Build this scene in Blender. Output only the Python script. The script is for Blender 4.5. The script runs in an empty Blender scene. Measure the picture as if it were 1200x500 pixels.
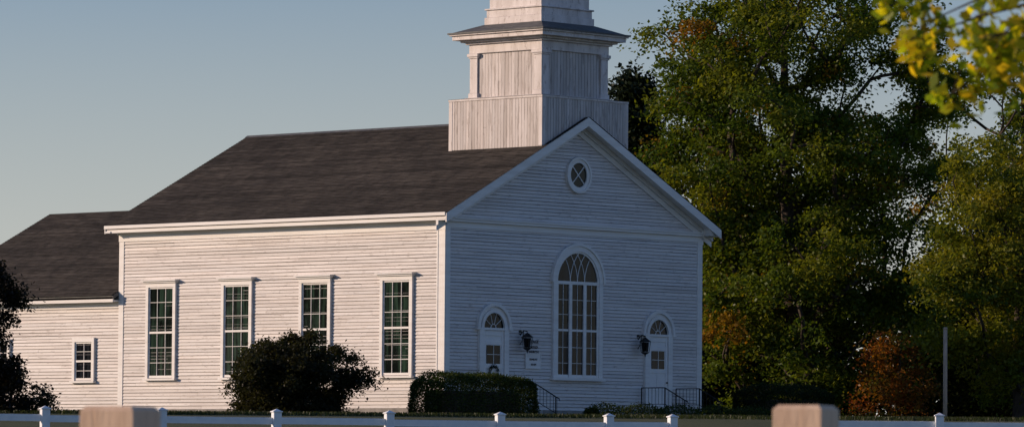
import bpy, math, random
import numpy as np
from mathutils import Vector, Matrix

random.seed(7)
rng = np.random.default_rng(11)
sc = bpy.context.scene
COL = sc.collection

# ---------------------------------------------------------------- materials
def new_mat(name):
    m = bpy.data.materials.new(name); m.use_nodes = True
    nt = m.node_tree; nt.nodes.clear()
    out = nt.nodes.new('ShaderNodeOutputMaterial')
    return m, nt, out

def N(nt, typ, **kw):
    n = nt.nodes.new(typ)
    for k, v in kw.items(): setattr(n, k, v)
    return n

def noise(nt, vec, scale, detail=4, rough=.55):
    n = N(nt, 'ShaderNodeTexNoise'); n.inputs['Scale'].default_value = scale
    n.inputs['Detail'].default_value = detail; n.inputs['Roughness'].default_value = rough
    nt.links.new(vec, n.inputs['Vector']); return n.outputs['Fac']

def mapping(nt, vec, scale):
    n = N(nt, 'ShaderNodeMapping'); n.inputs['Scale'].default_value = scale
    nt.links.new(vec, n.inputs['Vector']); return n.outputs['Vector']

def mrange(nt, val, a, b, c=0., d=1.):
    n = N(nt, 'ShaderNodeMapRange'); n.inputs[1].default_value = a; n.inputs[2].default_value = b
    n.inputs[3].default_value = c; n.inputs[4].default_value = d
    nt.links.new(val, n.inputs[0]); return n.outputs[0]

def mixc(nt, fac, c1, c2, mode='MIX'):
    n = N(nt, 'ShaderNodeMix', data_type='RGBA', blend_type=mode)
    if isinstance(fac, float): n.inputs[0].default_value = fac
    else: nt.links.new(fac, n.inputs[0])
    for i, c in ((6, c1), (7, c2)):
        if isinstance(c, tuple): n.inputs[i].default_value = (*c, 1)
        else: nt.links.new(c, n.inputs[i])
    return n.outputs[2]

def painted(name, base, dirt, peel, tone_amt=1.0, dmap=(.35, .35, 5), pmap=(2.5, 2.5, 22), pth=.60, rough=.6, dirt_rng=(.42, .72), low_dirt=True):
    m, nt, out = new_mat(name)
    tc = N(nt, 'ShaderNodeTexCoord').outputs['Object']
    p = N(nt, 'ShaderNodeBsdfPrincipled'); p.inputs['Roughness'].default_value = rough
    at = N(nt, 'ShaderNodeAttribute', attribute_name='tone')
    d = mrange(nt, noise(nt, mapping(nt, tc, dmap), 1.0, 6, .6), dirt_rng[0], dirt_rng[1], 0, .75)
    c = mixc(nt, d, base, dirt)
    pe = mrange(nt, noise(nt, mapping(nt, tc, pmap), 1.0, 6, .65), pth, pth+.06, 0, .6)
    c = mixc(nt, pe, c, peel)
    if tone_amt: c = mixc(nt, float(tone_amt), c, at.outputs['Color'], 'MULTIPLY')
    nt.links.new(c, p.inputs['Base Color'])
    b = N(nt, 'ShaderNodeBump'); b.inputs['Strength'].default_value = .25; b.inputs['Distance'].default_value = .01
    nt.links.new(noise(nt, mapping(nt, tc, (6, 6, 30)), 1.0, 4), b.inputs['Height'])
    nt.links.new(b.outputs[0], p.inputs['Normal'])
    nt.links.new(p.outputs[0], out.inputs[0]); return m

def simple(name, c1, c2, scale=3, rough=.7, metal=0, bump=.2, sc3=(1, 1, 1)):
    m, nt, out = new_mat(name)
    tc = mapping(nt, N(nt, 'ShaderNodeTexCoord').outputs['Object'], sc3)
    p = N(nt, 'ShaderNodeBsdfPrincipled'); p.inputs['Roughness'].default_value = rough
    p.inputs['Metallic'].default_value = metal
    f = noise(nt, tc, scale, 6, .6)
    c = mixc(nt, mrange(nt, f, .35, .65), c1, c2)
    nt.links.new(c, p.inputs['Base Color'])
    b = N(nt, 'ShaderNodeBump'); b.inputs['Strength'].default_value = bump; b.inputs['Distance'].default_value = .02
    nt.links.new(noise(nt, tc, scale*4, 4), b.inputs['Height']); nt.links.new(b.outputs[0], p.inputs['Normal'])
    nt.links.new(p.outputs[0], out.inputs[0]); return m

M_SIDING = painted('white_clapboard_paint', (.81, .775, .76), (.58, .53, .51), (.28, .24, .22), pth=.58)
M_TRIM = painted('white_trim_paint', (.82, .81, .80), (.66, .63, .60), (.42, .38, .35), tone_amt=0, pth=.66)
M_TOWER = painted('weathered_tower_paint', (.70, .65, .64), (.46, .41, .39), (.28, .23, .21), dmap=(2.5, 2.5, .35), pmap=(9, 9, 1.2), pth=.55, dirt_rng=(.36, .62))
M_TOWERT = painted('weathered_tower_trim', (.72, .67, .66), (.48, .43, .41), (.30, .25, .23), tone_amt=0, dmap=(2.5, 2.5, .6), pmap=(6, 6, 3), pth=.58, dirt_rng=(.38, .66))

def roof_mat():
    m, nt, out = new_mat('asphalt_shingles')
    tc = N(nt, 'ShaderNodeTexCoord').outputs['Object']
    p = N(nt, 'ShaderNodeBsdfPrincipled'); p.inputs['Roughness'].default_value = .95
    p.inputs['Specular IOR Level'].default_value = .2
    at = N(nt, 'ShaderNodeAttribute', attribute_name='tone')
    c = mixc(nt, mrange(nt, noise(nt, mapping(nt, tc, (.5, .35, .5)), 1.0, 6, .65), .38, .66), (.058, .051, .046), (.105, .091, .078))
    c = mixc(nt, mrange(nt, noise(nt, tc, 2.2, 6, .7), .48, .68, 0, .75), c, (.030, .027, .025))
    c = mixc(nt, mrange(nt, noise(nt, mapping(nt, tc, (.25, 2.2, .25)), 1.0, 5, .6), .55, .75, 0, .5), c, (.034, .031, .028))
    c = mixc(nt, 1.0, c, at.outputs['Color'], 'MULTIPLY')
    nt.links.new(c, p.inputs['Base Color'])
    b = N(nt, 'ShaderNodeBump'); b.inputs['Strength'].default_value = .4; b.inputs['Distance'].default_value = .01
    nt.links.new(noise(nt, tc, 60, 3), b.inputs['Height']); nt.links.new(b.outputs[0], p.inputs['Normal'])
    nt.links.new(p.outputs[0], out.inputs[0]); return m
M_ROOF = roof_mat()

def glass_mat(name, c1, c2, spec=.3):
    m, nt, out = new_mat(name)
    tc = N(nt, 'ShaderNodeTexCoord').outputs['Object']
    p = N(nt, 'ShaderNodeBsdfPrincipled'); p.inputs['Roughness'].default_value = .06
    p.inputs['Specular IOR Level'].default_value = spec
    f = noise(nt, mapping(nt, tc, (9, 9, .5)), 1.0, 3)
    g = noise(nt, tc, .9, 3)
    c = mixc(nt, mrange(nt, f, .40, .62), c1, c2)
    c = mixc(nt, mrange(nt, g, .5, .62), c, c1)
    nt.links.new(c, p.inputs['Base Color'])
    b = N(nt, 'ShaderNodeBump'); b.inputs['Strength'].default_value = .06; b.inputs['Distance'].default_value = .01
    nt.links.new(noise(nt, tc, 2.5, 2), b.inputs['Height']); nt.links.new(b.outputs[0], p.inputs['Normal'])
    nt.links.new(p.outputs[0], out.inputs[0]); return m
M_GLASS = glass_mat('old_window_glass', (.006, .009, .008), (.03, .060, .042))
M_GLASSD = glass_mat('dark_window_glass', (.006, .007, .009), (.018, .022, .028), .18)
M_IRON = simple('black_iron', (.012, .012, .013), (.03, .028, .026), 8, .5, .3)
M_CONC = simple('concrete', (.28, .27, .25), (.40, .38, .36), 4, .85)
M_FOUND = simple('foundation_stone', (.20, .19, .18), (.32, .30, .28), 3, .9)
M_FENCE = simple('white_fence_paint', (.74, .78, .84), (.86, .88, .90), 5, .5)
M_WOOD = simple('raw_timber', (.66, .45, .31), (.80, .58, .42), 4, .8, sc3=(4, 4, .6))
M_POLE = simple('weathered_pole', (.42, .30, .21), (.58, .43, .32), 4, .85, sc3=(4, 4, .5))
M_BARK = simple('bark', (.035, .027, .02), (.08, .06, .045), 5, .95, bump=.8, sc3=(3, 3, .8))
M_DOOR = simple('door_paint', (.74, .74, .75), (.82, .81, .80), 2, .45)
M_BRICKY = simple('house_yellow_paint', (.48, .40, .22), (.56, .47, .28), 2, .7)
M_FLASH = simple('metal_flashing', (.07, .075, .08), (.13, .13, .13), 4, .7, 0)

def leaf_mat(name, trans=.42, gain=1.0):
    m, nt, out = new_mat(name)
    at = N(nt, 'ShaderNodeAttribute', attribute_name='tone')
    d = N(nt, 'ShaderNodeBsdfDiffuse'); t = N(nt, 'ShaderNodeBsdfTranslucent')
    g = N(nt, 'ShaderNodeBsdfGlossy'); g.inputs['Roughness'].default_value = .45
    g.inputs['Color'].default_value = (.6, .6, .6, 1)
    tc = N(nt, 'ShaderNodeTexCoord').outputs['Object']
    c = mixc(nt, mrange(nt, noise(nt, tc, 7, 2), .3, .7, 0, .3), at.outputs['Color'], (.02, .02, .01))
    nt.links.new(c, d.inputs['Color'])
    c2 = mixc(nt, 1.0, c, (1.5, 1.4, .55), 'MULTIPLY')
    nt.links.new(c2, t.inputs['Color'])
    a = N(nt, 'ShaderNodeMixShader'); a.inputs[0].default_value = trans
    nt.links.new(d.outputs[0], a.inputs[1]); nt.links.new(t.outputs[0], a.inputs[2])
    b = N(nt, 'ShaderNodeMixShader'); b.inputs[0].default_value = .025
    nt.links.new(a.outputs[0], b.inputs[1]); nt.links.new(g.outputs[0], b.inputs[2])
    nt.links.new(b.outputs[0], out.inputs[0]); return m
M_LEAF = leaf_mat('leaves')
M_NEEDLE = leaf_mat('needles', .1)
M_NEARLEAF = leaf_mat('thin_young_leaves', .6)

def grass_mat():
    m, nt, out = new_mat('grass')
    tc = N(nt, 'ShaderNodeTexCoord').outputs['Object']
    p = N(nt, 'ShaderNodeBsdfPrincipled'); p.inputs['Roughness'].default_value = .95
    c = mixc(nt, mrange(nt, noise(nt, tc, .25, 8, .7), .35, .65), (.035, .055, .014), (.075, .085, .025))
    c = mixc(nt, mrange(nt, noise(nt, tc, 3, 6, .7), .5, .8), c, (.11, .095, .04))
    nt.links.new(c, p.inputs['Base Color'])
    b = N(nt, 'ShaderNodeBump'); b.inputs['Strength'].default_value = .8; b.inputs['Distance'].default_value = .05
    nt.links.new(noise(nt, tc, 9, 6, .8), b.inputs['Height']); nt.links.new(b.outputs[0], p.inputs['Normal'])
    nt.links.new(p.outputs[0], out.inputs[0]); return m
M_GRASS = grass_mat()

# ---------------------------------------------------------------- mesh tools
def empty(name, loc=(0, 0, 0)):
    e = bpy.data.objects.new(name, None); COL.objects.link(e); e.location = loc; e.empty_display_size = .5
    return e

def link(ob, parent=None):
    COL.objects.link(ob)
    if parent is not None:
        ob.parent = parent
        ob.matrix_parent_inverse = Matrix.Translation(parent.location).inverted()
    return ob

class MB:
    def __init__(s, T=None):
        s.v = []; s.f = []; s.T = T or (lambda a, b, c: (a, b, c))
    def add(s, pts, faces):
        o = len(s.v); s.v += [s.T(*p) for p in pts]; s.f += [tuple(i+o for i in f) for f in faces]
    def box(s, a0, a1, b0, b1, c0, c1):
        s.add([(a0, b0, c0), (a1, b0, c0), (a1, b1, c0), (a0, b1, c0), (a0, b0, c1), (a1, b0, c1), (a1, b1, c1), (a0, b1, c1)],
              [(0, 3, 2, 1), (4, 5, 6, 7), (0, 1, 5, 4), (1, 2, 6, 5), (2, 3, 7, 6), (3, 0, 4, 7)])
    def prism(s, poly, b0, b1):
        n = len(poly)
        s.add([(a, b0, c) for a, c in poly] + [(a, b1, c) for a, c in poly],
              [tuple(range(n)), tuple(range(2*n-1, n-1, -1))] + [(i, (i+1) % n, n+(i+1) % n, n+i) for i in range(n)])
    def ribbon(s, pts, w, b0, b1):
        for (x0, z0), (x1, z1) in zip(pts[:-1], pts[1:]):
            dx, dz = x1-x0, z1-z0; l = math.hypot(dx, dz) or 1; nx, nz = -dz/l*w/2, dx/l*w/2
            s.prism([(x0-nx, z0-nz), (x1-nx, z1-nz), (x1+nx, z1+nz), (x0+nx, z0+nz)], b0, b1)
    def ring(s, cx, cz, r0, r1, b0, b1, a0=0., a1=math.pi, n=24):
        for i in range(n):
            t0 = a0+(a1-a0)*i/n; t1 = a0+(a1-a0)*(i+1)/n
            s.prism([(cx+r*math.cos(t), cz+r*math.sin(t)) for r, t in ((r0, t0), (r1, t0), (r1, t1), (r0, t1))], b0, b1)
    def frustum(s, cx, cy, h0, z0, h1, z1):
        s.add([(cx-h0, cy-h0, z0), (cx+h0, cy-h0, z0), (cx+h0, cy+h0, z0), (cx-h0, cy+h0, z0),
               (cx-h1, cy-h1, z1), (cx+h1, cy-h1, z1), (cx+h1, cy+h1, z1), (cx-h1, cy+h1, z1)],
              [(0, 3, 2, 1), (4, 5, 6, 7), (0, 1, 5, 4), (1, 2, 6, 5), (2, 3, 7, 6), (3, 0, 4, 7)])
    def tube(s, pts, rad, n=8):
        pts = [Vector(p) for p in pts]; o = len(s.v); 
        for i, p in enumerate(pts):
            d = (pts[min(i+1, len(pts)-1)]-pts[max(i-1, 0)]).normalized()
            u = d.cross(Vector((0, 0, 1)) if abs(d.z) < .9 else Vector((1, 0, 0))).normalized(); w = d.cross(u)
            r = rad[i] if isinstance(rad, (list, tuple)) else rad
            for k in range(n):
                a = 2*math.pi*k/n; q = p+u*math.cos(a)*r+w*math.sin(a)*r; s.v.append(s.T(*q))
        for i in range(len(pts)-1):
            for k in range(n):
                s.f.append((o+i*n+k, o+i*n+(k+1) % n, o+(i+1)*n+(k+1) % n, o+(i+1)*n+k))
        s.f.append(tuple(o+k for k in range(n))); s.f.append(tuple(o+(len(pts)-1)*n+k for k in range(n)))
    def obj(s, name, mat, parent=None, bevel=0, smooth=False):
        me = bpy.data.meshes.new(name); me.from_pydata([tuple(v) for v in s.v], [], s.f); me.update()
        import bmesh
        bm = bmesh.new(); bm.from_mesh(me); bmesh.ops.recalc_face_normals(bm, faces=bm.faces); bm.to_mesh(me); bm.free()
        if smooth:
            for p in me.polygons: p.use_smooth = True
        me.materials.append(mat); ob = bpy.data.objects.new(name, me); link(ob, parent)
        if bevel:
            b = ob.modifiers.new('bevel', 'BEVEL'); b.width = bevel; b.segments = 1; b.limit_method = 'ANGLE'
        return ob

def quads_obj(name, V, C, mat, parent=None):
    n = len(V); me = bpy.data.meshes.new(name)
    me.vertices.add(n*4); me.vertices.foreach_set('co', V.reshape(-1).astype(np.float32))
    me.loops.add(n*4); me.loops.foreach_set('vertex_index', np.arange(n*4, dtype=np.int32))
    me.polygons.add(n); me.polygons.foreach_set('loop_start', np.arange(0, n*4, 4, dtype=np.int32))
    me.polygons.foreach_set('loop_total', np.full(n, 4, dtype=np.int32))
    a = me.attributes.new('tone', 'FLOAT_COLOR', 'POINT')
    c4 = np.ones((n, 4, 4)); c4[:, :, :3] = C[:, None, :]
    a.data.foreach_set('color', c4.reshape(-1).astype(np.float32))
    me.update(calc_edges=True); me.materials.append(mat)
    return link(bpy.data.objects.new(name, me), parent)

def courses(name, P0, U, V, Nn, vlen, expo, lip, seg, urange, mat, parent, tone=(.86, 1.0), flat=False, gap=.004, vjit=.004, lip_shade=0., shade_mul=(.25, .6)):
    P0, U, V, Nn = (np.array(q, float) for q in (P0, U, V, Nn))
    quads = []; cols = []
    rows = int(math.ceil(vlen/expo))
    for i in range(rows):
        v0 = i*expo; v1 = min(v0+expo, vlen)
        vb = v0 + (random.uniform(-vjit, vjit) if i else 0)
        a0, b0 = urange(v0); a1, b1 = urange(v1)
        lo, hi = min(a0, a1), max(b0, b1)
        cut = lo - random.uniform(0, seg)
        rt = random.uniform(tone[0]**.5, tone[1])
        while cut < hi:
            nx = cut + seg*random.uniform(.7, 1.3)
            l0, r0 = max(cut, a0), min(nx-gap, b0); l1, r1 = max(cut, a1), min(nx-gap, b1)
            cut = nx
            if r0 <= l0 and r1 <= l1: continue
            r0 = max(r0, l0); r1 = max(r1, l1)
            if r1 == l1: l1 = r1 = min(max(l1, a1), b1)
            if r0 == l0: l0 = r0 = min(max(l0, a0), b0)
            L = lip + random.uniform(-.12, .12)*lip
            t = L if flat else .003
            vt = v1-gap if flat else v1
            p = [P0+U*l0+V*vb+Nn*L, P0+U*r0+V*vb+Nn*L, P0+U*r1+V*vt+Nn*t, P0+U*l1+V*vt+Nn*t]
            f = rt*random.uniform(tone[0]**.5, 1.0); h = random.uniform(-.012, .012)
            c = np.array((f*(1+h), f, f*(1-h)))
            if lip_shade:
                sh = lip_shade*random.uniform(.7, 1.4)
                q3 = p[0]*sh+p[3]*(1-sh); q2 = p[1]*sh+p[2]*(1-sh)
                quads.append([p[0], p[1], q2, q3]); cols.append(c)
                quads.append([q3, q2, p[2], p[3]]); cols.append(c*random.uniform(*shade_mul)*np.array([1, .95, .9]))  # top band darkened in tone: painted shadow line under the next lip
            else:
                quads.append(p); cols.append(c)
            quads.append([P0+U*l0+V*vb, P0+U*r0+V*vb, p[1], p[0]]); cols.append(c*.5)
            if flat:
                quads.append([p[3], p[2], P0+U*r1+V*vt, P0+U*l1+V*vt]); cols.append(c)
    return quads_obj(name, np.array(quads), np.array(cols), mat, parent)

# ---------------------------------------------------------------- church
W, L = 14.3, 17.5
CX = W/2
RZ, K = 11.38, .51
EAVE = 7.2
def roofz(x): return RZ-K*abs(x-CX)
church = empty('white_church', (CX, L/2, 0))
front = lambda u, o, z: (u, -o, z)
side = lambda u, o, z: (-o, u, z)

m = MB(front)
m.prism([(0, .35), (W, .35), (W, roofz(W)-.2), (CX, RZ-.2), (0, roofz(0)-.2)], -.01, -L)
m.obj('wall_core', M_TRIM, church)
m = MB(); m.box(-.06, W+.06, -.06, L+.02, -1.2, .36); m.obj('foundation', M_FOUND, church)

EX = .128; LIP = .036; LIP_SHADE = .18  # board exposure, lip depth, share of board painted as lip shadow
courses('side_clapboards', (0, 0, .36), (0, 1, 0), (0, 0, 1), (-1, 0, 0), EAVE-.36, EX, LIP, 3.6, lambda v: (0.05, L-.05), M_SIDING, church, (.72, 1), lip_shade=LIP_SHADE, vjit=.007, shade_mul=(.15, .5))
courses('east_clapboards', (W, 0, .36), (0, 1, 0), (0, 0, 1), (1, 0, 0), EAVE-.36, EX, LIP, 3.6, lambda v: (0.05, L-.05), M_SIDING, church, (.8, 1), lip_shade=LIP_SHADE)
courses('front_clapboards', (0, 0, .36), (1, 0, 0), (0, 0, 1), (0, -1, 0), EAVE-.36, EX, LIP, 3.8, lambda v: (0.05, W-.05), M_SIDING, church, (.84, 1), lip_shade=LIP_SHADE*.75)
def gr(v):
    z = 7.36+v; h = (RZ-.28-z)/K
    return (CX-max(h, 0), CX+max(h, 0))
courses('gable_clapboards', (0, 0, 7.36), (1, 0, 0), (0, 0, 1), (0, -1, 0), RZ-.28-7.36, EX, LIP, 3.2, gr, M_SIDING, church, (.84, 1), lip_shade=LIP_SHADE*.75)
courses('rear_clapboards', (0, L, .36), (1, 0, 0), (0, 0, 1), (0, 1, 0), EAVE+.3-.36, EX, LIP, 3.8, lambda v: (0.05, W-.05), M_SIDING, church, (.84, 1))
courses('rear_gable_clapboards', (0, L, 7.5), (1, 0, 0), (0, 0, 1), (0, 1, 0), RZ-.28-7.5, EX, LIP, 3.2, lambda v: gr(v+.14), M_SIDING, church, (.84, 1))

m = MB()
m.box(-.045, .0, -.045, .38, .3, EAVE); m.box(.0, .24, -.048, .0, .3, EAVE)
m.box(-.060, -.045, -.06, .10, .3, EAVE); m.box(-.060, -.045, .30, .38, .3, EAVE)
m.box(-.045, .0, L-.24, L+.04, .3, EAVE)
m.box(W-.24, W, -.046, 0, .3, EAVE); m.box(W, W+.045, -.046, .24, .3, EAVE); m.box(W, W+.045, L-.24, L+.04, .3, EAVE)
for sgn in (-1, 1):
    X = lambda d: (-d if sgn < 0 else W+d)
    def bx(d0, d1, y0, y1, z0, z1):
        a, b = sorted((X(d0), X(d1))); m.box(a, b, y0, y1, z0, z1)
    bx(0.0, .064, -.07, L+.05, 6.86, 7.12)
    bx(.0, .14, -.09, L+.06, 7.12, 7.20)
    bx(.0, .44, -.46, L+.33, 7.20, 7.27)
    bx(.44, .50, -.50, L+.35, 7.18, 7.44)
    bx(.50, .57, -.52, L+.36, 7.34, 7.47)
m.box(0, W, -.05, 0, 6.95, 7.17); m.box(-.02, W+.02, -.16, 0, 7.17, 7.26); m.box(-.04, W+.04, -.20, 0, 7.262, 7.33)
m.box(-.44, .0, -.50, -.0, 7.272, 7.47); m.box(W, W+.44, -.50, -.0, 7.272, 7.47)
def rake(y0, y1, top, th):
    for sgn in (-1, 1):
        e = CX+sgn*(CX+.54)
        pts = [(e, roofz(e)-top), (CX, RZ-top), (CX, RZ-top-th), (e, roofz(e)-top-th)]
        mm = m; mm.add([(a, y0, c) for a, c in pts]+[(a, y1, c) for a, c in pts],
                       [(0, 1, 2, 3), (7, 6, 5, 4), (0, 4, 5, 1), (1, 5, 6, 2), (2, 6, 7, 3), (3, 7, 4, 0)])
rake(-.58, -.51, .02, .34)
rake(-.51, -.02, .22, .07)
rake(-.16, -.03, .292, .16)
rake(-.07, -.028, .453, .22)
rake(L+.30, L+.36, .02, .28); rake(L+.02, L+.30, .22, .06)
m.obj('trim', M_TRIM, church, bevel=.008)

m = MB()
for sgn in (-1, 1):
    e = CX+sgn*(CX+.50)
    pts = [(e, roofz(e)-.03), (CX, RZ-.03), (CX, RZ-.17), (e, roofz(e)-.17)]
    y0, y1 = -.505, L+.295
    m.add([(a, y0, c) for a, c in pts]+[(a, y1, c) for a, c in pts],
          [(0, 1, 2, 3), (7, 6, 5, 4), (0, 4, 5, 1), (1, 5, 6, 2), (2, 6, 7, 3), (3, 7, 4, 0)])
m.obj('roof_deck', M_FLASH, church)
cl = 1/math.sqrt(1+K*K); sl = K*cl
def shingles(name, hw, zr, y0, y1, parent):
    e0 = CX-hw; ln = hw/cl
    courses(name, (e0, y0, zr-K*hw-.01), (0, 1, 0), (cl, 0, sl), (-sl, 0, cl), ln, .15, .018, .34, lambda v: (0, y1-y0), M_ROOF, parent, (.42, 1.2), vjit=.004)
    courses(name, (CX+hw, y0, zr-K*hw-.01), (0, 1, 0), (-cl, 0, sl), (sl, 0, cl), ln, .15, .018, .34, lambda v: (0, y1-y0), M_ROOF, parent, (.42, 1.2), vjit=.004)
shingles('roof_shingles', CX+.56, RZ, -.60, L+.38, church)
m = MB(); m.prism([(CX-.16, RZ-.06), (CX, RZ+.035), (CX+.16, RZ-.06)], 4.4, L+.39); m.obj('ridge_cap', M_FLASH, church)

def sash_window(T, u, w, z0, z1, cols, rows, parent, glass=M_GLASS, cap=True, meet=True, tag='window'):
    h = w/2
    g = MB(T); g.box(u-h, u+h, .0, .038, z0, z1); g.obj(tag+'_glass', glass, parent)
    f = MB(T); c = .15
    f.box(u-h-c, u-h, 0, .12, z0-.02, z1); f.box(u+h, u+h+c, 0, .12, z0-.02, z1)
    f.box(u-h-c, u+h+c, 0, .125, z1, z1+c+.02)
    f.box(u-h-c-.06, u+h+c+.06, 0, .19, z0-.10, z0-.02)
    if cap:
        f.box(u-h-c-.07, u+h+c+.07, 0, .20, z1+c+.02, z1+c+.08)
        f.box(u-h-c-.13, u+h+c+.13, 0, .27, z1+c+.08, z1+c+.13)
    st = .055
    f.box(u-h, u-h+st, .038, .077, z0, z1); f.box(u+h-st, u+h, .038, .077, z0, z1)
    f.box(u-h+st, u+h-st, .038, .077, z0, z0+.09); f.box(u-h+st, u+h-st, .038, .077, z1-.06, z1)
    zm = (z0+z1)/2
    if meet: f.box(u-h+st, u+h-st, .038, .082, zm-.04, zm+.04)
    for i in range(1, cols):
        x = u-h+w*i/cols; f.box(x-.013, x+.013, .038, .064, z0+.09, z1-.06)
    for i in range(1, rows):
        z = z0+(z1-z0)*i/rows
        if meet and abs(z-zm) < .05: continue
        f.box(u-h+st, u+h-st, .038, .062, z-.011, z+.011)
    f.obj(tag+'_frame', M_TRIM, parent, bevel=.004)
for y in (2.39, 6.65, 10.87, 15.08):
    sash_window(side, y, 1.38, 1.56, 5.05, 3, 6, church)
    sash_window(lambda u, o, z: (W+o, u, z), y, 1.38, 1.56, 5.05, 3, 6, church)

g = MB(front); zs, R = 5.15, 1.18
arcp = [(CX+R*math.cos(math.pi*i/24), zs+R*math.sin(math.pi*i/24)) for i in range(25)]
g.prism([(CX-R, 1.6), (CX+R, 1.6)]+arcp, 0, .041); g.obj('arched_window_glass', M_GLASSD, church)
f = MB(front)
f.ring(CX, zs, R, R+.20, 0, .12); f.ring(CX, zs, R+.20, R+.30, 0, .17)
f.box(CX-R-.2, CX-R, 0, .12, 1.6, zs); f.box(CX+R, CX+R+.2, 0, .12, 1.6, zs)
f.box(CX-R-.28, CX+R+.28, 0, .2, 1.48, 1.6)
f.ring(CX, zs, R-.07, R, .036, .08)
f.box(CX-R, CX+R, .036, .095, zs-.07, zs+.05)
for s_ in (-1, 1):
    f.box(CX+s_*.40-.08, CX+s_*.40+.08, .036, .09, 1.6, zs-.07)
    f.box(CX+s_*(R-.05)-.05, CX+s_*(R-.05)+.05, .036, .085, 1.6, zs-.07)
for c_, w_ in ((-.79, .58), (0, .64), (.79, .58)):
    f.box(CX+c_-.009, CX+c_+.009, .036, .06, 1.68, zs-.07)
    f.box(CX+c_-w_/2, CX+c_+w_/2, .036, .07, 1.6, 1.70)
    f.box(CX+c_-w_/2, CX+c_+w_/2, .036, .075, 3.32, 3.40)
    for z in (2.13, 2.72, 3.95, 4.5):
        f.box(CX+c_-w_/2, CX+c_+w_/2, .036, .058, z-.009, z+.009)
for x0 in (-.4, 0, .4):
    for s_ in (-1, 1):
        pts = []
        for i in range(30):
            a = math.radians(i*3); rr = 1.55
            x = x0+s_*(rr-rr*math.cos(a)); z = rr*math.sin(a)
            if math.hypot(x, z) > R-.05: break
            pts.append((CX+x, zs+z))
        if len(pts) > 2: f.ribbon(pts, .022, .037+.001*(s_+1)+.0005*x0, .062+.001*s_+.0005*x0)
f.obj('arched_window_frame', M_TRIM, church)

g = MB(front); zc = 9.2
g.prism([(CX+.5*math.cos(math.tau*i/28), zc+.5*math.sin(math.tau*i/28)) for i in range(28)], 0, .041); g.obj('round_window_glass', M_GLASSD, church)
f = MB(front); f.ring(CX, zc, .46, .60, 0, .10, 0, math.tau, 32); f.ring(CX, zc, .60, .69, 0, .14, 0, math.tau, 32)
for a in (45, 135):
    c_, s_ = math.cos(math.radians(a))*.47, math.sin(math.radians(a))*.47
    f.ribbon([(CX-c_, zc-s_), (CX+c_, zc+s_)], .035, .037, .066+.002*(a > 90))
f.obj('round_window_frame', M_TRIM, church)

FL = .5
for dx in (2.55, 11.75):
    z1 = 3.28; r = .55
    f = MB(front)
    f.ring(dx, z1+.06, r, r+.14, 0, .13); f.ring(dx, z1+.06, r+.24, r+.36, 0, .16); f.ring(dx, z1+.06, r+.14, r+.24, 0, .07)
    for s_ in (-1, 1):
        a, b = sorted((dx+s_*r, dx+s_*(r+.24))); f.box(a, b, 0, .13, FL, z1+.06)
        a, b = sorted((dx+s_*(r+.20), dx+s_*(r+.40))); f.box(a, b, 0, .18, z1-.02, z1+.058)
    f.box(dx-r, dx+r, 0, .12, z1-.03, z1+.06)
    for a in (36, 72, 108, 144):
        c_, s_ = math.cos(math.radians(a)), math.sin(math.radians(a))
        f.ribbon([(dx+.14*c_, z1+.06+.14*s_), (dx+r*c_, z1+.06+r*s_)], .018, .04, .066)
    f.ring(dx, z1+.06, .12, .15, .04, .068)
    f.obj('door_surround', M_TRIM, church, bevel=.004)
    g = MB(front); g.prism([(dx+r*math.cos(math.pi*i/16), z1+.06+r*math.sin(math.pi*i/16)) for i in range(17)], 0, .042)
    g.box(dx-.36, dx+.36, .05, .071, 2.02, 2.70)
    g.obj('door_glass', M_GLASSD, church)
    d = MB(front); d.box(dx-r, dx+r, 0, .045, FL, z1-.03)
    for z0, z2 in ((FL+.05, FL+.22), (1.18, 1.3), (1.86, 2.02), (2.70, 2.86), (3.05, z1-.04)):
        d.box(dx-r+.12, dx+r-.12, .045, .068, z0, z2)
    d.box(dx-r, dx-r+.12, .045, .07, FL, z1-.03); d.box(dx+r-.12, dx+r, .045, .07, FL, z1-.03)
    d.box(dx-.05, dx+.05, .045, .067, FL+.05, 1.86)
    d.box(dx-.012, dx+.012, .071, .085, 2.02, 2.7); d.box(dx-.36, dx+.36, .071, .083, 2.35, 2.37)
    d.obj('door_leaf', M_DOOR, church, bevel=.004)
    k = MB(front); k.tube([(dx+r-.06, .07, 1.5), (dx+r-.06, .13, 1.5)], .03); k.obj('door_knob', M_IRON, church)
    s = MB(); s.box(dx-1.05, dx+1.05, -1.3, -.06, -.6, FL-.02)
    for i in range(3):
        s.box(dx-1.05, dx+1.05, -1.3-.32*(i+1), -1.3-.32*i, -.6, FL-.02-.16*(i+1))
    s.obj('front_steps', M_CONC, church, bevel=.015)
    r_ = MB()
    for s_ in (-1, 1):
        X = dx+s_*1.0; yb = -1.3-.32*3
        top = [(X, -.12, 1.28), (X, -1.3, 1.28), (X, yb-.05, .80), (X, yb-.2, .74), (X, yb-.22, .66)]
        r_.tube(top, .022, 6)
        r_.tube([(X, -.12, .66), (X, -1.3, .66), (X, yb-.05, .2)], .014, 6)
        for i in range(14):
            y = -.14-i*.17; zt = 1.28 if y > -1.3 else 1.28-(-1.3-y)*.48; zb = .66 if y > -1.3 else .66-(-1.3-y)*.46
            r_.tube([(X, y, zb), (X, y, zt)], .009, 5)
        for y, zt, zb in ((-.12, 1.28, .45), (-1.3, 1.28, .45), (yb-.03, .80, -.1)):
            r_.tube([(X, y, zb), (X, y, zt)], .022, 6)
    r_.obj('iron_railing', M_IRON, church)

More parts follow.
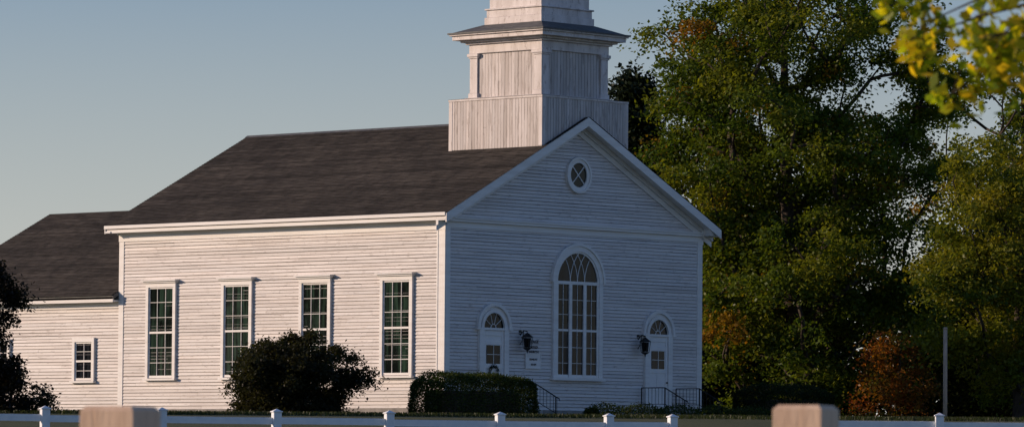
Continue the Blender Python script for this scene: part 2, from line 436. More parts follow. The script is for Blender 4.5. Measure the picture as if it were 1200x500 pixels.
for lx in (4.05, 10.65):
    b = MB(); cy = -.38; z = 2.80
    b.tube([(lx, 0, z+.30), (lx, -.20, z+.48), (lx, cy, z+.44)], .022, 6); b.tube([(lx, 0, z-.05), (lx, -.12, z+.1), (lx, -.2, z+.46)], .015, 6)
    b.tube([(lx, -.0, z+.42), (lx, -.03, z+.42), ], .09, 10)
    b.tube([(lx, cy, z+.40), (lx, cy, z+.36), (lx, cy, z+.26), (lx, cy, z+.22)], [.02, .07, .21, .24], 6)
    b.tube([(lx, cy, z-.26), (lx, cy, z-.22), (lx, cy, z-.17)], [.04, .12, .16], 6)
    b.tube([(lx, cy, z-.36), (lx, cy, z-.26)], [.012, .03], 6)
    for k in range(6):
        a = math.tau*k/6; b.tube([(lx+.15*math.cos(a), cy+.15*math.sin(a), z-.18), (lx+.21*math.cos(a), cy+.21*math.sin(a), z+.23)], .014, 4)
    b.obj('lantern_body', M_IRON, church)
    c = MB(); c.tube([(lx, cy, z-.15), (lx, cy, z+.2)], [.12, .17], 6); c.obj('lantern_glass', M_GLASSD, church)

sign = empty('church_sign', (4.72, -.04, 2.6))
m = MB(front); m.box(4.34, 5.10, .03, .07, 1.92, 2.42)
m.box(4.30, 5.14, .03, .085, 2.42, 2.46); m.box(4.30, 5.14, .03, .085, 1.88, 1.92); m.box(4.30, 4.34, .03, .085, 1.92, 2.42); m.box(5.10, 5.14, .03, .085, 1.92, 2.42)
m.obj('board', M_TRIM, sign)
for i, (t, z, sz) in enumerate((('VILLAGE', 2.86, .17), ('UNITED', 2.66, .15), ('CHURCH', 2.48, .15), ('SUNDAY', 2.22, .11), ('10 AM', 2.03, .11))):
    cu = bpy.data.curves.new('lettering', 'FONT'); cu.body = t; cu.size = sz; cu.align_x = 'CENTER'; cu.extrude = .006
    o = bpy.data.objects.new('lettering', cu); o.location = (4.72, -.078 if i > 2 else -.046, z-.03); o.rotation_euler = (math.pi/2, 0, 0)
    cu.materials.append(M_IRON); link(o, sign)

TY = 2.0
def vfaces(h, z0f, z1, mat, name, lip=.02, expo=.15):
    x0, x1, y0, y1 = CX-h, CX+h, TY-h, TY+h
    U = (0, 0, 1)
    courses(name, (x0, y0, 0), U, (1, 0, 0), (0, -1, 0), 2*h, expo, lip, 9, lambda v: (z0f(x0+v, 'x'), z1), mat, church, (.72, 1), flat=True, gap=.012, vjit=0)
    courses(name, (x0, y1, 0), U, (1, 0, 0), (0, 1, 0), 2*h, expo, lip, 9, lambda v: (z0f(x0+v, 'x'), z1), mat, church, (.72, 1), flat=True, gap=.012, vjit=0)
    courses(name, (x0, y0, 0), U, (0, 1, 0), (-1, 0, 0), 2*h, expo, lip, 9, lambda v: (z0f(x0, 'y'), z1), mat, church, (.72, 1), flat=True, gap=.012, vjit=0)
    courses(name, (x1, y0, 0), U, (0, 1, 0), (1, 0, 0), 2*h, expo, lip, 9, lambda v: (z0f(x1, 'y'), z1), mat, church, (.72, 1), flat=True, gap=.012, vjit=0)
HB = 2.38
m = MB(); 
pts = [(CX-HB, roofz(CX-HB)-.02), (CX, RZ-.02), (CX+HB, roofz(CX+HB)-.02), (CX+HB, 12.0), (CX-HB, 12.0)]
m.prism(pts, TY-HB, TY+HB); m.obj('tower_base_core', M_TOWERT, church)
vfaces(HB, lambda x, k: roofz(x)-.0, 12.0, M_TOWER, 'tower_base_boards')
t = MB()
def sq(h, z0, z1): t.box(CX-h, CX+h, TY-h, TY+h, z0, z1)
sq(HB+.05, 12.0, 12.09)
for a, b in ((-1, -1), (1, -1), (-1, 1), (1, 1)):
    x = CX+a*HB; y = TY+b*HB
    xa, xb = sorted((x+a*.034, x-a*.16)); ya, yb = sorted((y+b*.034, y-b*.16))
    t.box(xa, xb, ya, yb, roofz(x)-.03 if b > 0 else roofz(x)+.02, 12.0)
H2 = 1.78
sq(H2+.22, 12.09, 12.16)
for a, b in ((-1, -1), (1, -1), (-1, 1), (1, 1)):
    x = CX+a*(H2-.12); y = TY+b*(H2-.12)
    t.box(x-.24, x+.24, y-.24, y+.24, 12.16, 12.34)
    t.box(x-.20, x+.20, y-.20, y+.20, 12.34, 13.66)
    t.box(x-.24, x+.24, y-.24, y+.24, 13.66, 13.72)
    t.box(x-.28, x+.28, y-.28, y+.28, 13.72, 13.84)
sq(H2+.10, 13.84, 14.18); sq(H2+.20, 14.18, 14.26); sq(H2+.34, 14.26, 14.34)
sq(2.34, 14.34, 14.50); sq(2.42, 14.50, 14.58)
H3 = 1.42
sq(H3+.06, 14.9, 15.22); sq(H3, 15.22, 15.50); sq(H3+.06, 15.50, 15.56); sq(H3-.08, 15.56, 17.3)
sq(H3+.05, 17.3, 17.5); sq(H3+.3, 17.5, 17.75)
t.obj('tower_trim', M_TOWERT, church, bevel=.012)
m = MB(); m.box(CX-H2, CX+H2, TY-H2, TY+H2, 12.1, 13.9); m.obj('tower_belfry_core', M_TOWERT, church)
vfaces(H2+.0, lambda x, k: 12.16, 13.84, M_TOWER, 'tower_belfry_boards', lip=.018, expo=.17)
m = MB(); m.frustum(CX, TY, 2.47, 14.58, 1.5, 14.95); m.box(CX-2.47, CX+2.47, TY-2.47, TY+2.47, 14.56, 14.62)
m.frustum(CX, TY, 1.8, 17.75, .06, 24.5)
m.obj('tower_roofs', M_FLASH, church)
m = MB(); m.frustum(CX, TY, HB+.07, 12.085, H2+.15, 12.15); m.obj('tower_skirt', M_FLASH, church)

WY0, WY1 = L+.03, 29.3
WR, WE = 8.63, 4.62
wx = .12
m = MB(front)
m.prism([(wx, .2), (W-wx, .2), (W-wx, WE), (W-wx, WR-K*(CX-wx)-.18), (CX, WR-.18), (wx, WR-K*(CX-wx)-.18)], -WY0, -WY1); m.obj('wing_core', M_TRIM, church)
courses('wing_clapboards', (wx, WY0, .2), (0, 1, 0), (0, 0, 1), (-1, 0, 0), WE-.25, EX, LIP, 3.4, lambda v: (.0, WY1-WY0-.05), M_SIDING, church, (.74, 1), lip_shade=LIP_SHADE, shade_mul=(.15, .5))
courses('wing_rear_clapboards', (0, WY1, .2), (1, 0, 0), (0, 0, 1), (0, 1, 0), WE, EX, LIP, 3.4, lambda v: (wx, W-wx), M_SIDING, church, (.8, 1))
m = MB()
m.box(wx-.05, wx, WY0, WY1+.05, WE-.32, WE-.08); m.box(wx-.40, wx, WY0+.02, WY1+.3, WE-.08, WE-.02); m.box(wx-.46, wx-.40, WY0+.02, WY1+.32, WE-.10, WE+.10)
m.box(wx-.045, wx, WY1-.2, WY1+.045, .2, WE-.32)
m.obj('wing_trim', M_TRIM, church)
hw = CX-wx+.46
m = MB()
for sgn in (-1, 1):
    e = CX+sgn*hw; z_ = WR-K*hw
    pts = [(e, z_-.03), (CX, WR-.03), (CX, WR-.17), (e, z_-.17)]
    m.add([(a, WY0, c) for a, c in pts]+[(a, WY1+.3, c) for a, c in pts],
          [(0, 1, 2, 3), (7, 6, 5, 4), (0, 4, 5, 1), (1, 5, 6, 2), (2, 6, 7, 3), (3, 7, 4, 0)])
m.obj('wing_roof_deck', M_FLASH, church)
shingles('wing_shingles', hw+.05, WR, WY0+.02, WY1+.35, church)
wT = lambda u, o, z: (wx-o, u, z)
sash_window(wT, 19.62, .98, 1.5, 3.0, 2, 4, church, cap=False, tag='wing_window', glass=M_GLASSD)
sash_window(wT, 24.6, .98, 1.5, 3.0, 2, 4, church, cap=False, tag='wing_window', glass=M_GLASSD)

wr = empty('door_wreath', (2.55, -.1, 1.72))
n = 500; a = rng.uniform(0, math.tau, n); rr = .22+rng.normal(0, .035, n)
c = np.stack([2.55+rr*np.cos(a), -.11+rng.normal(0, .02, n), 1.72+rr*np.sin(a)], 1)

def leaves(cen, Lr, Wr, colors, name, mat, parent, up=.35, droop=0):
    n = len(cen)
    nrm = rng.normal(size=(n, 3)); nrm[:, 2] = np.abs(nrm[:, 2])+up; nrm /= np.linalg.norm(nrm, axis=1)[:, None]
    u = np.cross(nrm, rng.normal(size=(n, 3))); u /= np.linalg.norm(u, axis=1)[:, None]
    v = np.cross(nrm, u)
    l = rng.uniform(Lr[0], Lr[1], n)[:, None]/2; w = rng.uniform(Wr[0], Wr[1], n)[:, None]/2
    V = np.stack([cen-u*l, cen+v*w+u*l*.15, cen+u*l, cen-v*w+u*l*.15], 1)
    return quads_obj(name, V, colors, mat, parent)
leaves(c, (.05, .09), (.015, .03), np.tile([.015, .03, .015], (n, 1)), 'greens', M_NEEDLE, wr)
m = MB(front); m.ribbon([(2.55, 1.56), (2.49, 1.40)], .05, .13, .14); m.ribbon([(2.55, 1.56), (2.62, 1.41)], .05, .142, .15); m.ribbon([(2.47, 1.58), (2.63, 1.55)], .07, .151, .17)
m.obj('ribbon', M_TRIM, wr)

# ---------------------------------------------------------------- ground
def gz(x, y):
    u = .7314*x+.682*y
    return float(np.interp(u, [-184-40, -184, -82, -14, -6], [-3.95, -3.8, -2.05, -.12, 0]))
tt = np.linspace(-1, 1, 161); g1 = np.sinh(tt*5.2)/math.sinh(5.2)*2500
bx_, by_ = -25., -20.
V = [(bx_+a, by_+b, gz(bx_+a, by_+b)) for b in g1 for a in g1]
F = [(j*161+i, j*161+i+1, (j+1)*161+i+1, (j+1)*161+i) for j in range(160) for i in range(160)]
me = bpy.data.meshes.new('ground'); me.from_pydata(V, [], F); me.materials.append(M_GRASS)
for p in me.polygons: p.use_smooth = True
link(bpy.data.objects.new('ground', me))
m = MB(); m.box(2.55-1, 11.75+1, -5.0, -3.4, .0, .012); m.box(2.0, 3.1, -3.4, -2.3, .0, .012); m.box(11.2, 12.3, -3.4, -2.3, 0, .012)
m.obj('front_path', M_CONC)
n = 26000
u_ = rng.uniform(-16, -3, n); s_ = rng.uniform(-24, 28, n)
gx = .7314*u_+.682*s_; gy = .682*u_-.7314*s_
keep = ~((gx > -.2) & (gx < 14.8) & (gy > -5.2)); gx, gy = gx[keep], gy[keep]; n = len(gx)
gzv = np.array([gz(a, b) for a, b in zip(gx, gy)])
h = rng.uniform(.05, .13, n); an = rng.uniform(0, math.tau, n); wdt = .02
base = np.stack([gx, gy, gzv], 1); dv = np.stack([np.cos(an)*wdt, np.sin(an)*wdt, 0*an], 1); tip = base+np.stack([rng.normal(0, .03, n), rng.normal(0, .03, n), h], 1)
V = np.stack([base-dv, base+dv, tip+dv*.3, tip-dv*.3], 1)
cc = np.array([.035, .05, .018])*rng.uniform(.5, 1.4, (n, 1)); quads_obj('lawn_grass', V, cc, M_LEAF)

# ---------------------------------------------------------------- trees
def palette(kind, n):
    if kind == 'maple':
        base = np.array([[.058, .112, .014], [.120, .170, .018], [.22, .24, .022], [.44, .17, .02]]); p = [.40, .37, .19, .04]
    elif kind == 'yellow':
        base = np.array([[.10, .15, .016], [.20, .22, .020], [.32, .29, .025], [.13, .17, .02]]); p = [.25, .4, .21, .14]
    elif kind == 'orange':
        base = np.array([[.26, .06, .02], [.36, .13, .02], [.13, .12, .02], [.05, .075, .02]]); p = [.22, .28, .22, .28]
    elif kind == 'dark':
        base = np.array([[.020, .038, .012], [.032, .055, .014], [.045, .045, .018]]); p = [.4, .4, .2]
    elif kind == 'hedge':
        base = np.array([[.030, .055, .014], [.055, .085, .018], [.075, .085, .02]]); p = [.4, .4, .2]
    elif kind == 'purple':
        base = np.array([[.018, .014, .014], [.028, .022, .018], [.02, .026, .014]]); p = [.4, .3, .3]
    elif kind == 'shrub':
        base = np.array([[.022, .022, .014], [.032, .038, .016], [.045, .05, .02]]); p = [.4, .35, .25]
    elif kind == 'near':
        base = np.array([[.34, .44, .02], [.62, .60, .03], [.74, .56, .04], [.22, .32, .03]]); p = [.3, .35, .2, .15]
    else:
        base = np.array([[.014, .026, .012], [.024, .036, .015]]); p = [.5, .5]
    return base[rng.choice(len(base), n, p=p)]

def tree(name, pos, h, crad, zlow, kind='maple', majors=120, subs=8, lv=60, leaf=(.16, .28), clump=1.15, shape='round', trunk_r=.35, seed=0, squash=.62, subr=.42, mat=None, rmin=.75):
    r_ = np.random.default_rng(seed)
    z0 = gz(pos[0], pos[1])
    P = empty(name, (pos[0], pos[1], z0))
    base = np.array([pos[0], pos[1], z0])
    pts = []
    cz = (zlow+h)/2; rz = (h-zlow)/2
    while len(pts) < majors:
        q = r_.uniform(-1, 1, 3); rr = np.linalg.norm(q)
        if rr > 1 or rr < r_.uniform(0, rmin): continue
        if shape == 'cone':
            tz = r_.uniform(0, 1)**1.4; a = r_.uniform(0, math.tau); rad = (1-tz)*crad*r_.uniform(.3, 1.0)+.1
            pts.append((rad*math.cos(a), rad*math.sin(a), zlow+tz*(h-zlow))); continue
        zz = q[2]; k = 1.0
        if zz < 0: k = 1.0-.12*zz
        wob = 1+.18*math.sin(3*math.atan2(q[1], q[0])+seed)+.12*math.sin(5*zz+seed*2)
        pts.append((q[0]*crad*k*wob, q[1]*crad*k*wob, cz+zz*rz))
    pts = np.array(pts)
    w = MB(); lean = r_.normal(0, .03, 2)
    H = h*.93; nt_ = 17; tp = []
    for i in range(nt_):
        t_ = i/(nt_-1); tp.append(base+np.array([lean[0]*H*t_+.02*H*math.sin(t_*5+seed)*t_, lean[1]*H*t_+.018*H*math.cos(t_*4+seed)*t_, H*t_-(.4 if i == 0 else 0)]))
    w.tube(tp, [trunk_r*(1.25 if i == 0 else 1)*(1-i/(nt_-1))**.8+.02 for i in range(nt_)], 9)
    order = np.argsort(np.hypot(pts[:, 0], pts[:, 1])+.15*pts[:, 2])
    nodes = [np.array(p) for p in tp[3:]] if shape != 'cone' else [np.array(p) for p in tp[1:]]
    par = [-1]*len(nodes); isn = len(nodes)
    slope = .15 if shape == 'cone' else .55
    for oi in order:
        e = base+pts[oi]; A = np.array(nodes); d = e-A
        hd = np.hypot(d[:, 0], d[:, 1]); dz = d[:, 2]
        radA = np.hypot(A[:, 0]-base[0], A[:, 1]-base[1])
        cost = np.linalg.norm(d, axis=1)+1.6*np.maximum(0, slope*hd-dz)+.25*radA+(.25*h if shape == 'cone' else 0)*(np.arange(len(A)) >= isn)
        j = int(np.argmin(cost))
        m1 = nodes[j]*.5+e*.5+r_.normal(0, .06, 3)*np.linalg.norm(d[j])+np.array([0, 0, .07*np.linalg.norm(d[j])])
        nodes.append(m1); par.append(j); nodes.append(e); par.append(len(nodes)-2)
    cntd = [0]*len(nodes)
    for i in range(len(nodes)-1, isn-1, -1):
        cntd[i] += 1
        if par[i] >= 0: cntd[par[i]] += cntd[i]
    rk = trunk_r*.085
    for i in range(isn, len(nodes)):
        a, b = nodes[par[i]], nodes[i]
        rb = min(rk*math.sqrt(cntd[i]), trunk_r*.45)*.8; ra = min(rk*math.sqrt(max(cntd[i], 1)+1), trunk_r*.5)*.85
        mid = (a+b)/2+r_.normal(0, .035, 3)*np.linalg.norm(b-a)
        w.tube([a, mid, b], [ra, (ra+rb)/2, rb], 5)
    w.obj('trunk_and_limbs', M_BARK, P, smooth=True)
    nsub = majors*subs
    cr = clump*r_.uniform(.55, 1.35, majors)
    mi = np.repeat(np.arange(majors), subs)
    d = r_.normal(size=(nsub, 3)); d /= np.linalg.norm(d, axis=1)[:, None]; d *= (r_.uniform(.25, 1, nsub)**.6)[:, None]
    d[:, 2] *= squash
    sc_ = base+pts[mi]+d*cr[mi][:, None]
    cnt = (lv*r_.uniform(.35, 1.5, nsub)).astype(int)
    li = np.repeat(np.arange(nsub), cnt); n = len(li)
    g_ = r_.normal(size=(n, 3)); g_[:, 2] *= .55
    sr = subr*r_.uniform(.6, 1.4, nsub)
    cen = sc_[li]+g_*sr[li][:, None]
    cen[:, 2] -= .18*(g_[:, 0]**2+g_[:, 1]**2)*sr[li]
    mc = palette(kind, majors); scol = palette(kind, nsub)
    col = mc[mi[li]]*.5+scol[li]*.38+palette(kind, n)*.12
    col = col*r_.uniform(.75, 1.2, (n, 1))
    ok = cen[:, 2] > base[2]+.1
    cen, col = cen[ok], col[ok]
    leaves(cen, leaf, (leaf[0]*.55, leaf[1]*.65), col, 'leaves', mat or M_LEAF, P)
    return P

tree('maple_tree', (31.1, 9.2), 22.0, 6.3, .6, 'maple', majors=320, subs=9, lv=64, seed=3, trunk_r=.42, leaf=(.15, .24), subr=.36, squash=.5, clump=1.2)
tree('maple_tree', (27.2, -5.6), 11.8, 4.0, .8, 'yellow', majors=130, subs=8, lv=64, seed=5, clump=.95, trunk_r=.25, leaf=(.13, .22), subr=.32, squash=.5)
tree('maple_tree', (52.0, 12.5), 19.0, 7.0, 4.0, 'maple', majors=100, subs=7, lv=50, seed=8, clump=1.1, subr=.36)
tree('maple_tree', (40.0, 3.5), 10.0, 4.5, .5, 'dark', majors=100, subs=8, lv=50, seed=9, clump=1.2)
tree('autumn_tree', (28.3, 1.6), 4.0, 1.6, .3, 'orange', majors=28, subs=7, lv=38, seed=12, clump=.55, trunk_r=.08, leaf=(.12, .2), subr=.3)
tree('pine_tree', (35.4, 22.3), 15.8, 4.3, 1.0, 'pine', majors=280, subs=6, lv=40, shape='cone', seed=14, clump=.7, squash=.35, leaf=(.16, .32), mat=M_NEEDLE)
tree('pine_tree', (42.0, 22.0), 14.0, 4.3, 1.0, 'pine', majors=240, subs=6, lv=36, shape='cone', seed=15, clump=.7, squash=.35, leaf=(.16, .32), mat=M_NEEDLE)
tree('offscreen_shade_tree', (11.5, 49.0), 10.5, 4.5, 1.5, 'maple', majors=80, subs=7, lv=36, seed=21, clump=1.3)  # unseen tree added off-frame to throw shade on the lower maple
tree('plum_tree', (-20.95, 1.85), 5.8, 1.2, .5, 'purple', majors=56, subs=7, lv=60, seed=23, clump=.45, trunk_r=.1, leaf=(.09, .17), subr=.22)
tree('plum_shrub', (-20.1, 1.0), 1.8, 1.0, -.2, 'purple', majors=30, subs=7, lv=48, seed=24, clump=.36, trunk_r=.05, leaf=(.08, .16), subr=.18)

def treeline(name, pts, h, seed, kind='dark', n_per=26, lv=330, wide=1.0, leaf=(.3, .6)):
    r_ = np.random.default_rng(seed); cs = []; rs = []
    for (x, y) in pts:
        hh = h*r_.uniform(.75, 1.2); z0 = gz(x, y)
        for k in range(n_per):
            tz = r_.uniform(0.02, 1); rad = wide*4.2*math.sqrt(max(0, 1-abs(tz-.4)**2*2.6)); a = r_.uniform(0, math.tau)
            cs.append((x+rad*math.cos(a)*r_.uniform(.2, 1), y+rad*math.sin(a)*r_.uniform(.2, 1), z0+tz*hh)); rs.append(r_.uniform(.5, 1.3)*wide)
    cs = np.array(cs); rs = np.array(rs); li = np.repeat(np.arange(len(cs)), lv)
    cen = cs[li]+r_.normal(size=(len(li), 3))*rs[li][:, None]*np.array([.8, .8, .6])
    col = (palette(kind, len(cs))[li]*.7+palette(kind, len(li))*.3)*r_.uniform(.7, 1.3, (len(li), 1))
    P = empty(name, (pts[0][0], pts[0][1], 0)); 
    leaves(cen, leaf, (leaf[0]*.7, leaf[1]*.7), col, 'foliage', M_LEAF, P)
    w = MB()
    for (x, y) in pts: w.tube([(x, y, gz(x, y)-.3), (x+.2, y, h*.4), (x, y+.2, h*.8)], [.3, .22, .05], 6)
    w.obj('trunks', M_BARK, P)
P1 = [(38+2.5*i+rng.uniform(-1.5, 1.5), 34-5.2*i+rng.uniform(-1.5, 1.5)) for i in range(15)]
treeline('unseen_reflection_trees', P1, 9, 31, n_per=40, lv=260)
P_REFL = [(-260+11*i, 150+rng.uniform(-8, 8)) for i in range(22)]
treeline('unseen_reflection_trees', P_REFL, 17, 32, 'dark', 24, 90, 1.7, (1.0, 2.0))  # unseen row, lengthened and raised so panes reflect dark trees, not sky

tree('dark_shrub', (-6.6, 1.2), 2.85, 2.25, -.5, 'shrub', majors=170, subs=8, lv=58, seed=41, clump=.40, trunk_r=.07, leaf=(.08, .15), subr=.17)

def hedge(name, x0, x1, y0, y1, h, n, kind='hedge', rnd=.25, leaf=(.05, .10)):
    z0 = min(gz(x0, y0), gz(x1, y1))-.05; P = empty(name, ((x0+x1)/2, (y0+y1)/2, z0))
    k = min(rnd*.6+.1, (y1-y0)*.3); m = MB(); m.box(x0+k, x1-k, y0+k, y1-k, z0-.1, z0+h-k); m.obj('twig_core', M_BARK, P, bevel=.08)
    p = rng.uniform(0, 1, (n, 3))
    f = rng.choice(5, n, p=[.22, .22, .16, .16, .24])
    p[f == 0, 1] = 0; p[f == 1, 1] = 1; p[f == 2, 0] = 0; p[f == 3, 0] = 1; p[f == 4, 2] = 1
    q = p*np.array([x1-x0, y1-y0, h])+np.array([x0, y0, z0])
    lo = np.array([x0+rnd, y0+rnd, z0]); hi = np.array([x1-rnd, y1-rnd, z0+h-rnd])
    c0 = np.clip(q, lo, hi); dlt = q-c0; dl = np.linalg.norm(dlt, axis=1)[:, None]+1e-6
    bump = .06*np.sin(q[:, :1]*3.1)+.05*np.sin(q[:, 1:2]*4.3+1)+.03*np.sin(q[:, 2:]*6)+rng.normal(0, .05, (n, 1))
    q = c0+dlt/dl*(np.minimum(dl, rnd)+bump)
    col = palette(kind, n)*rng.uniform(.6, 1.5, (n, 1))
    leaves(q, leaf, (leaf[0]*.5, leaf[1]*.6), col, 'leaves', M_LEAF, P)
hedge('trimmed_hedge', -4.7, .5, -4.4, -2.4, 1.50, 34000, rnd=.75)
hedge('trimmed_hedge', 15.6, 20.2, -2.2, -.2, 1.45, 22000, rnd=.6, kind='dark')
hedge('low_hedge', 1.8, 13.5, -6.0, -5.2, .42, 16000)

# ---------------------------------------------------------------- fences and posts
def fence(name, p0, d, stations, ztop, rail_to):
    P = empty(name, (p0[0], p0[1], ztop-1.2)); d = np.array(d)/np.linalg.norm(d); nn = np.array([-d[1], d[0]])
    T = lambda a, b, c: (p0[0]+d[0]*a+nn[0]*b, p0[1]+d[1]*a+nn[1]*b, c)
    m = MB(T)
    for s_ in stations:
        m.box(s_-.085, s_+.085, -.085, .085, ztop-1.5, ztop-.03); m.box(s_-.105, s_+.105, -.105, .105, ztop-.03, ztop-.005)
        m.add([(s_-.09, -.09, ztop-.005), (s_+.09, -.09, ztop-.005), (s_+.09, .09, ztop-.005), (s_-.09, .09, ztop-.005), (s_, 0, ztop+.045)], [(0, 1, 4), (1, 2, 4), (2, 3, 4), (3, 0, 4), (0, 3, 2, 1)])
    m.obj('posts', M_FENCE, P, bevel=.006)
    r = MB(T)
    st = sorted(stations)
    for a, b in zip(st[:-1], st[1:]):
        sag = random.uniform(-.012, .012)
        for zr in (.14, .56, .98):
            r.box(a+.085, b-.085, -.02, .02, ztop-zr-.14+sag, ztop-zr+sag)
    r.obj('rails', M_FENCE, P, bevel=.004)
fence('white_fence', (-54.35, -56.83), (-.903, .430), [-1.45]+[2.45*i for i in range(0, 12)], -.86, 0)
fence('white_fence', (-53.25, -61.68), (.682, -.7314), [0, 2.41, 4.82, 7.23, 9.64], -.83, 0)

def timber_post(x, y, w, ztop, rot):
    P = empty('timber_post', (x, y, gz(x, y))); c, s = math.cos(rot), math.sin(rot)
    T = lambda a, b, z: (x+a*c-b*s, y+a*s+b*c, z)
    m = MB(T); h = w/2
    m.box(-h, h, -h, h, gz(x, y)-.3, ztop-.02)
    m.add([(-h, -h, ztop-.02), (h, -h, ztop-.02), (h, h, ztop-.02), (-h, h, ztop-.02), (-h+.02, -h+.02, ztop), (h-.02, -h+.02, ztop), (h-.02, h-.02, ztop), (-h+.02, h-.02, ztop)],
          [(4, 5, 6, 7), (0, 1, 5, 4), (1, 2, 6, 5), (2, 3, 7, 6), (3, 0, 4, 7)])
    m.obj('post', M_WOOD, P)
timber_post(-117.99, -111.02, .26, -1.90, math.radians(-47-24))
timber_post(-115.95, -113.21, .225, -1.87, math.radians(-47-24))

pole = empty('utility_post', (17.2, -9.7, 0)); m = MB()
m.tube([(17.2, -9.7, -.6), (17.2, -9.7, 1.5), (17.2, -9.7, 3.55)], [.085, .08, .075], 10); m.tube([(17.2, -9.7, 3.55), (17.2, -9.7, 3.62)], [.09, .06], 10)
m.obj('post', M_POLE, pole, smooth=True)

hs = empty('yellow_house', (49, 29, 0)); m = MB()
m.box(45, 53, 26, 33, -.3, 3.0); m.prism([(45, 3.0), (53, 3.0), (49, 5.0)], 26, 33); m.obj('walls', M_BRICKY, hs)
m = MB()
for s_ in (-1, 1):
    pts = [(49+s_*4.4, 2.85), (49, 5.1), (49, 5.25), (49+s_*4.4, 3.0)]
    m.add([(a, 25.7, c) for a, c in pts]+[(a, 33.3, c) for a, c in pts], [(0, 1, 2, 3), (7, 6, 5, 4), (0, 4, 5, 1), (1, 5, 6, 2), (2, 6, 7, 3), (3, 7, 4, 0)])
m.obj('roof', M_FLASH, hs)
sash_window(lambda u, o, z: (u, 26-o, z), 47, .9, .9, 2.3, 2, 4, hs, cap=False, glass=M_GLASSD)
sash_window(lambda u, o, z: (45-o, u, z), 29, .9, .9, 2.3, 2, 4, hs, cap=False, glass=M_GLASSD)

# ---------------------------------------------------------------- near tree whose bough hangs into the view
def near(s, z, t=25.):
    return np.array([-132.92+.7314*t+.682*s, -127.27+.682*t-.7314*s, z])
P = empty('ash_tree', tuple(near(5.4, gz(*near(5.4, 0)[:2]))))
w = MB(); b0 = near(5.4, -3.6)
w.tube([b0, near(5.35, -1.5), near(5.3, 1.0), near(5.0, 3.5), near(4.7, 6.5)], [.24, .2, .17, .12, .04], 12)
def bough(a, b, c, r0, n):
    a, b, c = map(np.array, (a, b, c)); pts = []
    for i in range(9):
        t_ = i/8; pts.append(a*(1-t_)**2+2*b*t_*(1-t_)+c*t_*t_+rng.normal(0, .01, 3))
    w.tube(pts, [r0*(1-i/8)+.003 for i in range(9)], 6); return pts
segs = []
segs += bough(near(5.3, .6), near(3.8, .9), near(2.05, .10), .05, 9)[4:]
segs += bough(near(4.4, .75), near(3.0, .45, 25.3), near(2.2, -.26, 25.2), .03, 9)[4:]
segs += bough(near(4.4, .75), near(2.9, .35, 25.1), near(2.40, -.12, 25.0), .03, 9)[4:]
segs += bough(near(4.2, .75), near(3.0, .2, 24.7), near(2.42, .0, 24.7), .03, 9)[4:]
segs += bough(near(4.9, .7), near(3.6, .9, 24.8), near(1.9, .14, 24.6), .03, 9)[5:]
segs += bough(near(4.9, .7), near(3.4, .6, 25.8), near(2.05, .02, 25.4), .03, 9)[5:]
for i in range(10):
    c_ = near(rng.uniform(2.7, 5), rng.uniform(.8, 2.2), 25+rng.uniform(-.9, .9)); segs += bough(near(5.1, 1.2+rng.uniform(0, 2)), (near(5.1, 1.5)+c_)/2+np.array([0, 0, .3]), c_, .03, 9)[4:]
cen = []; 
for p in segs:
    for k in range(6):
        q = p+rng.normal(0, .07, 3)+np.array([0, 0, -.03]); w.tube([p, (p+q)/2+rng.normal(0, .01, 3), q], [.005, .004, .002], 4)
        cen.append(q+rng.normal(0, .045, (11, 3)))
cen = np.concatenate(cen)
w.obj('trunk_and_limbs', M_BARK, P, smooth=True)
leaves(cen, (.06, .11), (.035, .06), palette('near', len(cen))*rng.uniform(.6, 1.15, (len(cen), 1)), 'leaves', M_NEARLEAF, P, up=.1)

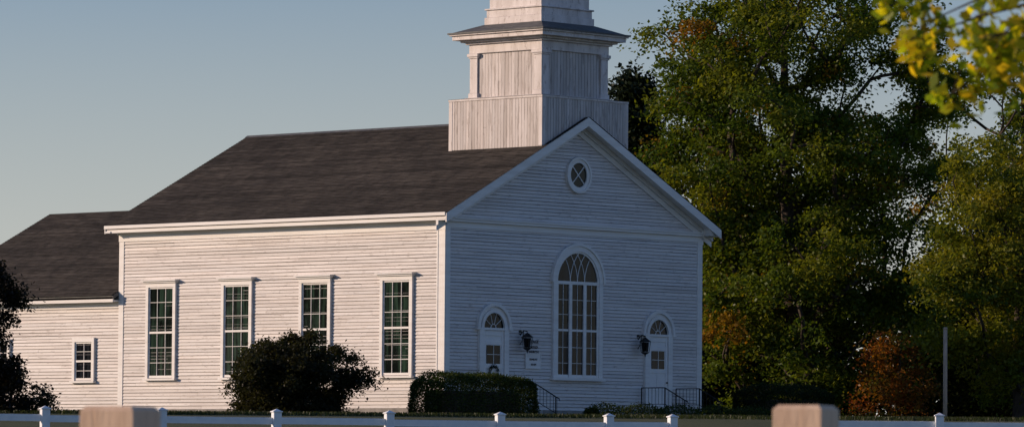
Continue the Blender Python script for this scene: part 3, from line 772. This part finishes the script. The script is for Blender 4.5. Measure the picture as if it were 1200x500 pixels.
# ---------------------------------------------------------------- light, sky, camera
EL = math.radians(14); AZ = (-.62, .78)
sd = Vector((AZ[0], AZ[1], 0)).normalized()*math.cos(EL)+Vector((0, 0, math.sin(EL)))
sun = bpy.data.lights.new('sun', 'SUN'); sun.energy = 4.2; sun.angle = math.radians(.5); sun.color = (1.0, .75, .55)
so = bpy.data.objects.new('sun', sun); COL.objects.link(so); so.rotation_euler = sd.to_track_quat('Z', 'Y').to_euler(); so.location = (0, 0, 60)
w_ = bpy.data.worlds.new('World'); sc.world = w_; w_.use_nodes = True; nt = w_.node_tree
bg = nt.nodes['Background']; sky = nt.nodes.new('ShaderNodeTexSky'); sky.sky_type = 'NISHITA'; sky.sun_disc = False
sky.sun_elevation = EL; sky.sun_rotation = math.atan2(sd.x, sd.y); sky.air_density = 1.0; sky.dust_density = .4; sky.ozone_density = 4.0
tcw = nt.nodes.new('ShaderNodeTexCoord'); sep = nt.nodes.new('ShaderNodeSeparateXYZ'); nt.links.new(tcw.outputs['Generated'], sep.inputs[0])
hz = mrange(nt, sep.outputs['Z'], 0.01, .115, .95, .0)
tint = mixc(nt, 1.0, sky.outputs[0], (1.06, 1.02, 1.16), 'MULTIPLY')
skc = mixc(nt, hz, tint, (6.8, 6.7, 6.2))
nt.links.new(skc, bg.inputs[0]); bg.inputs[1].default_value = .09

cam = bpy.data.cameras.new('camera'); co = bpy.data.objects.new('camera', cam); COL.objects.link(co); sc.camera = co
cam.sensor_width = 36; cam.lens = 36*5900/1200; cam.clip_start = .5; cam.clip_end = 6000
pit = math.atan(310/5900); dh = Vector((.7314, .682, 0)).normalized()
fw = dh*math.cos(pit)+Vector((0, 0, math.sin(pit))); rt = Vector((dh.y, -dh.x, 0)); up = rt.cross(fw)
ro = .008; r2 = rt*math.cos(ro)+up*math.sin(ro); u2 = up*math.cos(ro)-rt*math.sin(ro)
M = Matrix((r2, u2, -fw)).transposed().to_4x4(); M.translation = Vector((-132.92, -127.27, -2.2)); co.matrix_world = M
cam.dof.use_dof = True; cam.dof.focus_distance = 190; cam.dof.aperture_fstop = 8
sc.view_settings.view_transform = 'Standard'; sc.view_settings.look = 'None'; sc.view_settings.exposure = 0
